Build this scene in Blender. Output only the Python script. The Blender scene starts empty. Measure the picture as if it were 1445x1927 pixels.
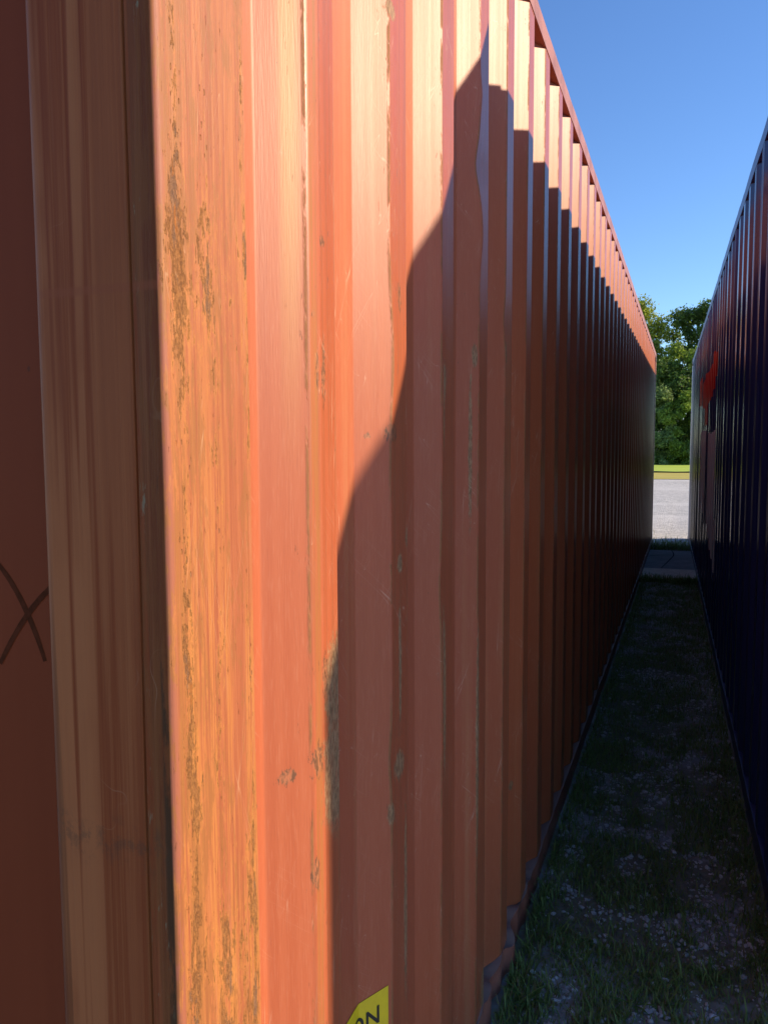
import bpy, bmesh, math, random
import numpy as np
from mathutils import Vector, Matrix, noise as mnoise
random.seed(7)
rng = np.random.default_rng(7)
sc = bpy.context.scene
C = sc.collection

# ------------------------------------------------------------------ camera
CAM_H = 1.5824
cam_d = bpy.data.cameras.new('camera'); cam = bpy.data.objects.new('camera', cam_d); C.objects.link(cam)
fw = Vector((-0.3466, 0.9344, -0.0827)).normalized()
rt = Vector((0.9377, 0.3474, -0.0045)); rt = (rt - fw*rt.dot(fw)).normalized()
up = rt.cross(fw)
m = Matrix.Identity(4)
for i in range(3):
    m[i][0] = rt[i]; m[i][1] = up[i]; m[i][2] = -fw[i]; m[i][3] = (0, 0, CAM_H)[i]
cam.matrix_world = m
cam_d.sensor_fit = 'VERTICAL'; cam_d.sensor_height = 36.0
cam_d.lens = 36.0*1528.4/1927.0
cam_d.clip_start = 0.02; cam_d.clip_end = 3000
sc.camera = cam
# ------------------------------------------------------------------ sun, sky, exposure
SUN = Vector((1.0, 0.412, 0.507)).normalized()
elev = math.asin(SUN.z); azim = math.atan2(SUN.x, SUN.y)
sd = bpy.data.lights.new('sun', 'SUN'); sd.energy = 4.0; sd.angle = math.radians(0.53); sd.color = (1.0, 0.80, 0.54)
so = bpy.data.objects.new('sun', sd); C.objects.link(so)
so.rotation_euler = SUN.to_track_quat('Z', 'Y').to_euler(); so.location = SUN*30
w = bpy.data.worlds.new('World'); sc.world = w; w.use_nodes = True
nt = w.node_tree; nt.nodes.clear()
sky = nt.nodes.new('ShaderNodeTexSky'); sky.sky_type = 'NISHITA'; sky.sun_disc = False
sky.sun_elevation = elev; sky.sun_rotation = azim
sky.air_density = 0.88; sky.dust_density = 0.0; sky.ozone_density = 4.0
bg = nt.nodes.new('ShaderNodeBackground'); bg.inputs[1].default_value = 0.12
wo = nt.nodes.new('ShaderNodeOutputWorld')
hs_ = nt.nodes.new('ShaderNodeHueSaturation'); hs_.inputs['Saturation'].default_value = 1.10; hs_.inputs['Hue'].default_value = .506
nt.links.new(sky.outputs[0], hs_.inputs['Color']); nt.links.new(hs_.outputs[0], bg.inputs[0]); nt.links.new(bg.outputs[0], wo.inputs[0])
sc.view_settings.view_transform = 'Standard'; sc.view_settings.look = 'None'
sc.view_settings.exposure = 0.86; sc.view_settings.gamma = 1.0; sc.view_settings.use_curve_mapping = False
sc.render.engine = 'CYCLES'
sc.cycles.max_bounces = 8; sc.cycles.diffuse_bounces = 4; sc.cycles.glossy_bounces = 4

# ------------------------------------------------------------------ shader helper
class SH:
    def __init__(s, name):
        s.m = bpy.data.materials.new(name); s.m.use_nodes = True
        s.t = s.m.node_tree; s.t.nodes.clear()
        s.out = s.t.nodes.new('ShaderNodeOutputMaterial')
        s.b = s.t.nodes.new('ShaderNodeBsdfPrincipled'); s.t.links.new(s.b.outputs[0], s.out.inputs[0])
        s._tc = s.t.nodes.new('ShaderNodeTexCoord'); s.P = s._tc.outputs['Object']
    def put(s, sock, v):
        if isinstance(v, bpy.types.NodeSocket): s.t.links.new(v, sock)
        elif v is not None:
            if isinstance(v, (tuple, list)) and len(v) == 3 and sock.type == 'RGBA': v = (*v, 1)
            if isinstance(v, (int, float)) and sock.type == 'RGBA': v = (v, v, v, 1)
            sock.default_value = v
    def math(s, op, a, b=None, c=None, clamp=False):
        n = s.t.nodes.new('ShaderNodeMath'); n.operation = op; n.use_clamp = clamp
        for i, v in enumerate((a, b, c)): s.put(n.inputs[i], v)
        return n.outputs[0]
    def mul(s, a, b): return s.math('MULTIPLY', a, b)
    def add(s, a, b): return s.math('ADD', a, b)
    def sub(s, a, b): return s.math('SUBTRACT', a, b)
    def mx(s, a, b): return s.math('MAXIMUM', a, b)
    def ss(s, v, lo, hi, a=0.0, b=1.0):
        n = s.t.nodes.new('ShaderNodeMapRange'); n.interpolation_type = 'SMOOTHSTEP'
        for k, x in zip(('Value', 'From Min', 'From Max', 'To Min', 'To Max'), (v, lo, hi, a, b)): s.put(n.inputs[k], x)
        return n.outputs[0]
    def vmul(s, v, k, off=(0, 0, 0)):
        n = s.t.nodes.new('ShaderNodeMapping'); s.put(n.inputs[0], v)
        n.inputs['Scale'].default_value = k; n.inputs['Location'].default_value = off
        return n.outputs[0]
    def rotmul(s, v, k, rot, off=(0, 0, 0)):
        n = s.t.nodes.new('ShaderNodeMapping'); s.put(n.inputs[0], v); n.inputs['Rotation'].default_value = rot
        n2 = s.vmul(n.outputs[0], k, off); return n2
    def noise(s, k=(1, 1, 1), detail=3, rough=.55, off=(0, 0, 0), dist=0.0, v=None, color=False):
        n = s.t.nodes.new('ShaderNodeTexNoise'); n.inputs['Scale'].default_value = 1.0
        s.put(n.inputs['Vector'], s.vmul(v or s.P, k, off)); n.inputs['Detail'].default_value = detail
        n.inputs['Roughness'].default_value = rough; n.inputs['Distortion'].default_value = dist
        return n.outputs['Color' if color else 'Fac']
    def vor(s, k, v=None, feature='F1', out='Distance'):
        n = s.t.nodes.new('ShaderNodeTexVoronoi'); n.feature = feature; n.inputs['Scale'].default_value = 1.0
        s.put(n.inputs['Vector'], s.vmul(v or s.P, k)); return n.outputs[out]
    def xyz(s, v=None):
        n = s.t.nodes.new('ShaderNodeSeparateXYZ'); s.put(n.inputs[0], v or s.P); return n.outputs
    def mix(s, f, a, b):
        n = s.t.nodes.new('ShaderNodeMix'); n.data_type = 'RGBA'
        s.put(n.inputs['Factor'], f); s.put(n.inputs[6], a); s.put(n.inputs[7], b); return n.outputs[2]
    def bump(s, h, dist=0.001, strength=1.0, prev=None):
        n = s.t.nodes.new('ShaderNodeBump'); n.inputs['Strength'].default_value = strength
        n.inputs['Distance'].default_value = dist; s.put(n.inputs['Height'], h)
        if prev is not None: s.put(n.inputs['Normal'], prev)
        return n.outputs[0]
    def geo(s, out): 
        if not hasattr(s, '_g'): s._g = s.t.nodes.new('ShaderNodeNewGeometry')
        return s._g.outputs[out]
    def scratch(s, k, rot, width, off=(0, 0, 0), detail=2):
        n = s.t.nodes.new('ShaderNodeTexNoise'); n.inputs['Scale'].default_value = 1.0
        s.put(n.inputs['Vector'], s.rotmul(s.P, k, rot, off)); n.inputs['Detail'].default_value = detail
        d = s.math('ABSOLUTE', s.sub(n.outputs['Fac'], .5))
        return s.ss(d, 0.0, width, 1.0, 0.0)
    def spots(s, L, edge, amp=2.2, soft=.25):
        r = None
        for (y, z, ry, rz) in L:
            n = s.t.nodes.new('ShaderNodeMapping'); s.put(n.inputs[0], s.P)
            n.inputs['Scale'].default_value = (0, 1/ry, 1/rz); n.inputs['Location'].default_value = (0, -y/ry, -z/rz)
            l = s.t.nodes.new('ShaderNodeVectorMath'); l.operation = 'LENGTH'; s.put(l.inputs[0], n.outputs[0])
            q = s.sub(1.1, l.outputs['Value'])
            r = q if r is None else s.mx(r, q)
        return s.ss(s.add(r, s.mul(s.sub(edge, .5), amp)), 0, soft)
    def done(s, col, rough=.5, normal=None, **kw):
        s.put(s.b.inputs['Base Color'], col); s.put(s.b.inputs['Roughness'], rough)
        if normal is not None: s.put(s.b.inputs['Normal'], normal)
        for k, v in kw.items(): s.put(s.b.inputs[k.replace('_', ' ')], v)
        return s.m

DIRT = [(0.384, 1.25, 0.036, 0.066), (0.380, 1.13, 0.040, 0.085), (0.655, 1.032, 0.022, 0.024), (0.616, 0.962, 0.010, 0.02),
        (0.930, 1.71, 0.009, 0.032), (0.926, 1.641, 0.004, 0.073), (1.197, 1.783, 0.009, 0.028), (1.185, 1.565, 0.006, 0.17),
        (1.507, 1.82, 0.008, 0.03), (0.657, 1.382, 0.013, 0.016), (0.699, 1.423, 0.014, 0.02), (0.624, 2.26, 0.018, 0.013),
        (0.408, 1.653, 0.009, 0.026), (1.743, 0.549, 0.010, 0.014), (1.215, 0.874, 0.009, 0.30), (0.929, 1.082, 0.010, 0.17),
        (0.656, 1.208, 0.007, 0.11), (0.405, 0.842, 0.008, 0.11), (1.308, 0.20, 0.05, 0.08), (0.682, 0.77, 0.008, 0.17)]
RUST = [(0.272, 1.159, 0.012, 0.010), (0.218, 1.14, 0.007, 0.004), (0.32, 1.165, 0.014, 0.022), (0.353, 1.845, 0.009, 0.007),
        (0.322, 1.749, 0.006, 0.005), (0.333, 1.676, 0.004, 0.03), (0.621, 1.601, 0.018, 0.014), (0.57, 1.596, 0.006, 0.005),
        (0.314, 1.014, 0.008, 0.022), (0.348, 1.273, 0.010, 0.029), (0.657, 1.824, 0.010, 0.022), (0.355, 1.678, 0.006, 0.04)]

def mat_red_panel():
    s = SH('red_corrugated_paint'); X, Y, Z = s.xyz()
    at = s.t.nodes.new('ShaderNodeAttribute'); at.attribute_name = 'depth'; D = at.outputs['Fac']   # 0 on the outer ribs, -0.036 in the recesses
    big = s.noise((1.2, 1.2, .5), 3); streak = s.noise((60, 60, .9), 4, .6); fine = s.noise((420, 420, 26), 3, .65)
    col = s.mix(s.ss(streak, .35, .7), (.425, .103, .037), (.455, .117, .044))
    col = s.mix(s.mul(s.ss(big, .35, .7), .5), col, (.34, .085, .045))
    tan = s.mul(s.ss(s.noise((26, 26, .35), 3, .6, (3, 1, 0)), .54, .72), .26)
    col = s.mix(tan, col, (.47, .235, .10))
    wash = s.mul(s.ss(s.math('ABSOLUTE', s.sub(Y, s.add(.285, s.mul(s.sub(streak, .5), .02)))), .004, .020, 1, 0), s.ss(Z, 1.5, 2.0))
    col = s.mix(s.mul(wash, .6), col, (.50, .27, .085))
    wh = s.mul(s.ss(fine, .50, .8), .26); col = s.mix(wh, col, (.55, .255, .155))
    dk = s.mul(s.ss(fine, .45, .25), .24); col = s.mix(dk, col, (.27, .075, .04))
    outer = s.ss(D, -.004, -.0005)
    sc_ = s.mul(outer, s.ss(s.noise((110, 110, 1.6), 5, .65, (9, 2, 0)), .47, .60))
    col = s.mix(s.mul(sc_, .38), col, (.25, .10, .045))
    e = s.noise((190, 190, 80), 5, .75)
    chip = s.mul(s.ss(D, -.02, -.002), s.ss(s.noise((130, 130, 26), 5, .7, (4, 4, 4)), .66, .675))
    eline = s.mul(s.mul(s.ss(D, -.0034, -.0012), s.ss(D, -.00005, -.0003)), s.ss(s.noise((20, 20, 6), 5, .75, (1, 5, 2)), .44, .54))
    fibre = s.noise((60, 420, 30), 5, .75)
    dirt = s.spots(DIRT, s.noise((60, 150, 50), 7, .82, (2, 2, 2)), 2.8, .25)
    rust = s.spots(RUST, e, 3.2, .3)
    seam = s.mul(s.ss(s.math('ABSOLUTE', s.sub(Y, .324)), .006, .016, 1, 0), s.ss(s.noise((30, 160, 3), 5, .7), .42, .56))
    col = s.mix(s.mul(seam, .75), col, (.33, .13, .035))
    col = s.mix(s.mul(eline, .85), col, s.mix(e, (.40, .17, .05), (.10, .045, .02)))
    col = s.mix(s.mul(chip, .8), col, (.19, .075, .035))
    col = s.mix(s.mul(dirt, s.ss(fibre, .30, .56, .30, .95)), col, s.mix(s.ss(e, .4, .6), (.17, .095, .042), (.36, .22, .11)))
    col = s.mix(s.mul(rust, s.ss(e, .3, .6, .4, .95)), col, s.mix(s.ss(e, .4, .6), (.42, .17, .08), (.13, .06, .03)))
    scr = s.scratch((4, 55, 2.5), (.5, 0, 0), .0030, detail=.6); scr2 = s.scratch((4, 60, 2.5), (-.8, 0, 0), .0030, (5, 2, 7), .6); scr3 = s.scratch((5, 90, 1.2), (.05, 0, 0), .004, (1, 9, 4), 1)
    gate = s.ss(s.noise((9, 9, 5), 3, .6, (8, 8, 1)), .50, .60)
    scr = s.mul(s.mx(scr3, s.mx(scr, scr2)), gate)
    col = s.mix(s.mul(scr, .55), col, (.60, .36, .24))
    up_ = s.ss(s.xyz(s.geo('Normal'))[2], .4, .8); col = s.mix(s.mul(up_, .7), col, (.24, .16, .12))
    pit = s.ss(s.vor((55, 55, 26)), .07, .045); pit = s.mul(pit, s.ss(s.noise((6, 6, 3), 2, .5, (3, 3, 9)), .55, .62))
    col = s.mix(s.mul(pit, .7), col, (.12, .05, .03))
    h = s.add(s.mul(fine, .5), s.mul(s.mx(chip, eline), s.mul(e, 1.8)))
    wav = s.noise((3.2, 3.2, 1.3), 2)
    n1 = s.bump(wav, .006, .5); n2 = s.bump(h, .0009, .6, n1)
    rg = s.add(s.ss(streak, .3, .7, .465, .51), s.sub(s.mul(s.mx(dirt, s.mul(eline, 1.3)), .22), s.mul(s.mul(s.ss(D, -.00012, -.00002), s.ss(D, .0010, .0004)), .17)))
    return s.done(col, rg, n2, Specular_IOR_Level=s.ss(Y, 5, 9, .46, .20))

def mat_red_plain(name='red_rail_paint', base=(.36, .13, .09), dark=(.25, .075, .05)):
    s = SH(name)
    col = s.mix(s.ss(s.noise((6, 6, 6), 4), .4, .65), base, dark)
    r = s.ss(s.noise((25, 12, 40), 5, .7), .60, .66)
    col = s.mix(s.mul(r, .8), col, (.20, .08, .035))
    up_ = s.ss(s.xyz(s.geo('Normal'))[2], .4, .8); col = s.mix(s.mul(up_, .85), col, (.30, .20, .16))
    return s.done(col, .5, s.bump(s.noise((60, 60, 60), 4), .001, .4))

def mat_post():
    s = SH('weathered_post_paint'); X, Y, Z = s.xyz()
    nrm = s.t.nodes.new('ShaderNodeTexCoord').outputs['Normal']
    side = s.mul(s.ss(s.xyz(nrm)[0], .30, .6), s.ss(X, -.018, -.012))     # 1 on the aisle side, 0 on the end face
    # ---------------- aisle side: rubbed, rusted
    st = s.noise((150, 150, 2.4), 7, .76); st2 = s.noise((420, 420, 7), 4, .7, (2, 7, 1)); bl = s.noise((8, 22, 1.6), 4, .65, (6, 1, 2))
    col = s.mix(s.ss(st, .36, .62), (.30, .084, .036), (.39, .122, .048))
    nearE = s.ss(Y, .075, .035)
    low = s.ss(Z, 2.3, .9)
    orange = s.mul(s.mx(s.mul(nearE, .9), s.ss(bl, .44, .54)), s.ss(st, .40, .52))
    orange = s.mul(orange, s.add(.15, s.mul(low, .75)))
    col = s.mix(s.mul(orange, .85), col, (.47, .185, .048))
    col = s.mix(s.mul(s.ss(st2, .54, .74), .38), col, (.46, .22, .12))
    col = s.mix(s.mul(s.ss(st2, .44, .28), .6), col, (.24, .07, .035))
    e = s.noise((150, 150, 34), 8, .8, (3, 1, 8))
    band = lambda c, wd: s.ss(s.math('ABSOLUTE', s.sub(Y, s.add(c, s.mul(s.sub(s.noise((0, 0, 2.2), 3, .6, (c*90, 0, 0)), .5), .06)))), 0, wd, 1, 0)
    gl = s.noise((3, 3, 3.0), 4, .6, (1, 1, 5))
    wts = s.add(s.mul(band(.026, .020), 1.08), s.add(s.mul(band(.084, .016), .66), s.mul(band(.148, .008), .85)))
    thr = s.add(e, s.add(s.mul(wts, .155), s.mul(s.sub(gl, .5), .75)))
    thr = s.add(thr, s.mul(s.mul(s.ss(Z, 1.25, .9), s.ss(s.noise((16, 26, 9), 4, .7, (7, 2, 2)), .56, .62)), .12))
    pits = s.mul(s.ss(s.vor((170, 170, 60)), .22, .14), s.mul(s.ss(wts, .15, .7), s.ss(s.noise((24, 24, 8), 3, .6, (2, 9, 9)), .46, .56)))
    flk = s.ss(s.noise((130, 150, 38), 7, .82, (5, 1, 1)), .645, .66)
    rust = s.mx(s.ss(thr, .672, .684), s.mx(pits, flk)); deep = s.ss(thr, .74, .78); rim = s.sub(s.ss(thr, .655, .675), rust)
    rcol = s.mix(s.ss(s.noise((260, 260, 160), 5, .75), .38, .62), (.20, .080, .026), (.40, .165, .05))
    rcol = s.mix(s.mul(s.ss(s.noise((30, 30, 9), 3, .6, (3, 8, 1)), .56, .62), .4), rcol, (.15, .12, .11))
    rcol = s.mix(s.mul(s.ss(s.noise((70, 70, 16), 4, .7, (1, 8, 8)), .58, .64), .8), rcol, (.45, .15, .03))
    col = s.mix(s.mul(s.ss(thr, .56, .66), .55), col, (.52, .22, .05)); col = s.mix(s.mul(rim, .55), col, (.60, .34, .12))
    blo = s.mul(s.ss(s.add(s.noise((26, 40, 8), 7, .78, (3, 3, 1)), s.mul(nearE, .07)), .52, .57), s.ss(st2, .35, .5)); col = s.mix(s.mul(blo, .7), col, (.27, .105, .033))
    col = s.mix(s.mul(rust, .92), col, rcol)
    scr = s.mul(s.mx(s.scratch((5, 50, 2.2), (.25, 0, 0), .0035, detail=.5), s.scratch((5, 60, 2.2), (-.35, 0, 0), .0035, (4, 4, 4), .5)), s.ss(s.noise((9, 9, 4)), .48, .6))
    col = s.mix(s.mul(scr, .5), col, (.58, .36, .22))
    corner = s.mul(s.ss(Y, .013, .006), s.ss(s.noise((50, 50, 12), 6, .75), .53, .47))
    col = s.mix(s.mul(corner, .8), col, (.33, .105, .065))
    hs = s.add(s.mul(st2, .35), s.sub(s.mul(rim, .45), s.add(s.mul(rust, s.add(.5, s.mul(e, 1.5))), s.mul(deep, .4))))
    # ---------------- end face: broad chalky streaks over brown, darkened to paint in its shade
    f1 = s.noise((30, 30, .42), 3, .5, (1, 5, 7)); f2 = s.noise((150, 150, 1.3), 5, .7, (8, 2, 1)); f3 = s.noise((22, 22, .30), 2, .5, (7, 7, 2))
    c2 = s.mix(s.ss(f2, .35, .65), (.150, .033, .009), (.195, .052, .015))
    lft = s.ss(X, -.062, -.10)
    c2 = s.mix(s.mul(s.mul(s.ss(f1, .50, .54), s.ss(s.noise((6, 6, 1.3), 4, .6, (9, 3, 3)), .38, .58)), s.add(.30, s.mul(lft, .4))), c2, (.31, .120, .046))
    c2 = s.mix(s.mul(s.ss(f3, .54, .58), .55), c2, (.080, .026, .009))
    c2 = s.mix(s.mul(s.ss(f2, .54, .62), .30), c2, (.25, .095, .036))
    rb = s.mul(s.ss(X, -.036, -.028), s.ss(s.noise((90, 90, 7), 6, .75, (2, 2, 6)), .42, .58))
    c2 = s.mix(s.mul(rb, .6), c2, (.15, .055, .016))
    gap_shade = s.mul(s.ss(s.math('ABSOLUTE', s.add(X, .0045)), .002, .006, 1, 0), s.ss(s.add(s.noise((40, 40, 9), 5, .75, (6, 2, 6)), s.ss(Z, 1.5, 1.2, -.08, .10)), .48, .6))  # black strip by the corner paints the shadow of a gap, denser low down
    c2 = s.mix(s.mul(gap_shade, .8), c2, (.035, .022, .011))
    patch = s.mul(s.ss(s.math('ABSOLUTE', s.sub(Z, 1.727)), .002, .006, 1, 0), .5); c2 = s.mix(patch, c2, (.20, .055, .022))
    gn = s.mul(s.ss(s.math('ABSOLUTE', s.add(X, .016)), .004, .016, 1, 0), s.ss(s.noise((60, 60, 12), 5, .75, (2, 4, 1)), .60, .66)); c2 = s.mix(s.mul(gn, .7), c2, (.17, .17, .11))
    sm = s.mul(s.ss(s.math('ABSOLUTE', s.sub(Z, s.add(1.17, s.mul(f2, .05)))), .0, .035, 1, 0), s.ss(s.noise((50, 50, 40), 6, .8), .46, .6)); c2 = s.mix(s.mul(sm, .4), c2, (.04, .032, .022))
    sw = s.mul(s.scratch((12, 12, 9), (0, .5, 0), .0030, (2, 2, 2), 1), s.ss(s.noise((5, 5, 4), 2, .5, (1, 8, 8)), .54, .6)); c2 = s.mix(s.mul(sw, .35), c2, (.30, .19, .12))
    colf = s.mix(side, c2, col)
    n1 = s.bump(s.noise((5, 5, 3), 3), .004, .5); n2 = s.bump(s.mix(side, s.mul(s.add(f2, s.mul(rb, e)), .3), hs), .0018, .8, n1)
    rgh = s.mix(side, s.ss(X, -.136, -.142, .55, .34), s.add(.55, s.mul(rust, .3)))
    return s.done(colf, rgh, n2, Specular_IOR_Level=s.mix(side, s.ss(X, -.134, -.142, .14, .7), .32))

def mat_end_panel():
    s = SH('shaded_end_wall_paint'); X, Y, Z = s.xyz()
    col = s.mix(s.noise((30, 30, .6), 3), (.13, .025, .007), (.165, .036, .011))  # red kept dark to paint in the shade on the end wall
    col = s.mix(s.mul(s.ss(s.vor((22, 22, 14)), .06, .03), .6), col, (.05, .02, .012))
    return s.done(col, .6, s.bump(s.noise((5, 5, 2), 3), .004, .3), Specular_IOR_Level=.12)

def mat_blue(dirty=0.0):
    s = SH('navy_container_paint'); X, Y, Z = s.xyz()
    col = s.mix(s.ss(s.noise((40, 40, .8), 3), .35, .7), (.018, .028, .110), (.026, .036, .140))
    r = s.ss(s.noise((30, 30, 8), 5, .7), .68, .70); col = s.mix(s.mul(r, .7), col, (.10, .045, .03))
    up_ = s.ss(s.xyz(s.geo('Normal'))[2], .4, .8); col = s.mix(s.mul(up_, .8), col, (.16, .14, .13))
    n1 = s.bump(s.noise((3, 3, 1.5), 2), .006, .4)
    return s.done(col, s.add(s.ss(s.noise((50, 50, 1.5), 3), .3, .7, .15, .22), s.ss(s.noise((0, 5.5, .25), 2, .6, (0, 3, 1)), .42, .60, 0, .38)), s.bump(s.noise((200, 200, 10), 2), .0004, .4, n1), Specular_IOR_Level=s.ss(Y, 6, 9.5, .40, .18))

def simple(name, c1, c2, k=(8, 8, 8), rough=.6, bd=.001, **kw):
    s = SH(name); f = s.noise(k, 4, .6)
    return s.done(s.mix(s.ss(f, .35, .65), c1, c2), rough, s.bump(f, bd, .5), **kw)

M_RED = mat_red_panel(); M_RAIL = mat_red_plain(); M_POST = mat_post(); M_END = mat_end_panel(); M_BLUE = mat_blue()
M_CAST = simple('corner_casting_steel', (.045, .028, .024), (.09, .04, .03), (20, 20, 20))
M_DARKBLUE = simple('navy_frame_paint', (.03, .036, .15), (.05, .056, .17), (9, 9, 9), .35)
M_PALE = simple('sky_sheen_post_paint', (.50, .53, .57), (.60, .62, .65), (20, 20, 3), .35)  # pale tone paints in the sky reflected off the far post
M_ROOF = simple('roof_paint', (.32, .11, .07), (.24, .09, .05))
M_YEL = simple('yellow_sticker_vinyl', (.78, .60, .015), (.72, .54, .02), (30, 30, 30), .38, .0002)
M_BLACK = simple('black_print', (.012, .012, .012), (.02, .02, .02), (30, 30, 30), .5, .0001)
M_MARKER = simple('marker_ink', (.050, .016, .007), (.075, .022, .010), (90, 90, 90), .9, .0001, Specular_IOR_Level=.05)
M_REDP = simple('bright_red_paint', (.62, .018, .010), (.48, .014, .010), (5, 5, 1), .35, .0005)
M_TANP = simple('faded_primer_paint', (.86, .78, .74), (.72, .64, .60), (14, 14, .6), .45, .0005)

# ------------------------------------------------------------------ object helpers
def link(name, verts, faces, mat, parent=None, smooth=False):
    me = bpy.data.meshes.new(name); me.from_pydata([tuple(v) for v in verts], [], faces); me.update()
    if mat: me.materials.append(mat)
    if smooth: me.polygons.foreach_set('use_smooth', [True]*len(me.polygons))
    o = bpy.data.objects.new(name, me); C.objects.link(o)
    if parent: o.parent = parent
    return o
def tag(o, label=None, cat=None, group=None, kind=None):
    for k, v in (('label', label), ('category', cat), ('group', group), ('kind', kind)):
        if v: o[k] = v
    return o
def empty(name, loc, rz=0):
    o = bpy.data.objects.new(name, None); C.objects.link(o); o.location = loc; o.rotation_euler = (0, 0, rz)
    o.empty_display_size = .3; return o
def boxes(name, L, mat, parent=None, bevel=0.0):
    bm = bmesh.new()
    for (x0, x1, y0, y1, z0, z1) in L:
        r = bmesh.ops.create_cube(bm, size=1)
        for v in r['verts']:
            v.co = Vector(((x0+x1)/2+v.co.x*(x1-x0), (y0+y1)/2+v.co.y*(y1-y0), (z0+z1)/2+v.co.z*(z1-z0)))
    if bevel: bmesh.ops.bevel(bm, geom=bm.edges[:], offset=bevel, segments=3, affect='EDGES', profile=.6)
    me = bpy.data.meshes.new(name); bm.to_mesh(me); bm.free(); me.materials.append(mat)
    o = bpy.data.objects.new(name, me); C.objects.link(o)
    if parent: o.parent = parent
    return o

DEPTH = .036
def profile(starts, y_lo, y_hi, outer, away, facing):
    """poly-line (x, y) of a corrugated wall, outer plane x=0, running along +y"""
    P = [(-DEPTH, y_lo)]
    for i, s0 in enumerate(starts):
        if s0+outer+away > y_hi-.01: break
        P += [(-DEPTH, s0-facing), (0, s0), (0, s0+outer[i] if isinstance(outer, list) else s0+outer), (-DEPTH, s0+outer+away)]
    P.append((-DEPTH, y_hi)); return P
def rounded(P, r=.006, seg=4):
    """pts and normals with bends rounded"""
    out = []
    def nrm(a, b):
        d = Vector((b[0]-a[0], b[1]-a[1])).normalized(); return Vector((d.y, -d.x))
    out.append((Vector(P[0]), nrm(P[0], P[1])))
    for i in range(1, len(P)-1):
        a, b, c = Vector(P[i-1]), Vector(P[i]), Vector(P[i+1]); n0, n1 = nrm(a, b), nrm(b, c)
        p0 = b+(a-b).normalized()*r; p1 = b+(c-b).normalized()*r
        for k in range(seg+1):
            t = k/seg; p = p0*(1-t)**2+b*2*t*(1-t)+p1*t*t
            out.append((p, (n0*(1-t)+n1*t).normalized()))
    out.append((Vector(P[-1]), nrm(P[-2], P[-1])))
    return out
def extrude_wall(name, prof, z0, z1, nz, mat, parent, disp=None, sign=1, off=0.0, zfun=None):
    V = []; NN = []; F = []; n = len(prof)
    for j in range(nz+1):
        for i, (p, nn) in enumerate(prof):
            t = j/nz; za, zb = (z0, z1) if zfun is None else zfun(p.y)
            z = za+(zb-za)*t
            d = disp(p.y, z, p.x) if disp else 0.0
            V.append((sign*(p.x+off*nn.x+d), p.y+off*nn.y, z)); NN.append((sign*nn.x, nn.y, 0))
    for j in range(nz):
        for i in range(n-1):
            a = j*n+i; q = (a, a+1, a+n+1, a+n)
            F.append(q if sign > 0 else q[::-1])
    o = link(name, V, F, mat, parent, smooth=True)
    at = o.data.attributes.new('depth', 'FLOAT', 'POINT'); at.data.foreach_set('value', [float(p.x) for _ in range(nz+1) for p, _n in prof])
    o.data.normals_split_custom_set_from_vertices(NN)
    return o

# ================================================================== RED CONTAINER
RA, RY0, L40, HC = -.4486, .6285, 12.192, 2.896
red = empty('shipping_container', (RA, RY0, 0))
tag(red, 'rust red corrugated shipping container with a scraped corner post, filling the left of the lane', 'shipping container')
starts = [.3115, .6165, .9125, 1.2115, 1.4995] + [1.4995+.2915*k for k in range(1, 40)]
starts = [s for s in starts if s < 11.85]
P = [(-DEPTH-.004, .150), (-DEPTH, .165)]
for i, s0 in enumerate(starts):
    if i == 0: P += [(-DEPTH, s0-.07), (.0018, s0), (.0018, .3425), (0, .3440), (0, s0+.083), (-DEPTH, s0+.15)]
    else: P += [(-DEPTH, s0-.072), (0, s0), (0, s0+.080), (-DEPTH, s0+.148)]
P += [(-DEPTH, 12.06)]
# build rounded list, keeping the small lap step crisp
pr = []
rp = rounded(P, .003, 4); rp2 = []
for p, n in rp:
    if not (.3380 < p.y < .3480): rp2.append((p, n))
a = [q for q in rp2 if q[0].y <= .3380]; b = [q for q in rp2 if q[0].y >= .3480]
nx = Vector((1, 0)); ny = Vector((.25, .97)).normalized()
prof_red = a+[(Vector((.0018, .3426)), nx), (Vector((.0018, .3430)), ny), (Vector((-.0006, .3434)), ny), (Vector((0, .3438)), nx)]+b
rn = random.Random(3)
dents = [(.612, 1.72, .10, .006), (1.2115, 2.21, .05, -.010), (1.2115, 2.06, .07, .007), (1.2115, 2.36, .04, .004), (.6165, 1.05, .05, -.004), (1.4995, 1.9, .05, -.005), (.9125, 1.3, .08, -.004)]
def disp_red(y, z, x):
    d = .0022*mnoise.noise(Vector((y*1.7, z*.9, 3.1)))
    for dy, dz, w_, am in dents:
        q = ((y-dy)/.03)**2+((z-dz)/w_)**2
        if q < 6: d += am*math.exp(-q)
    return d
extrude_wall('side_panel', prof_red, .162, HC-.058, 150, M_RED, red, disp_red)

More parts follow.
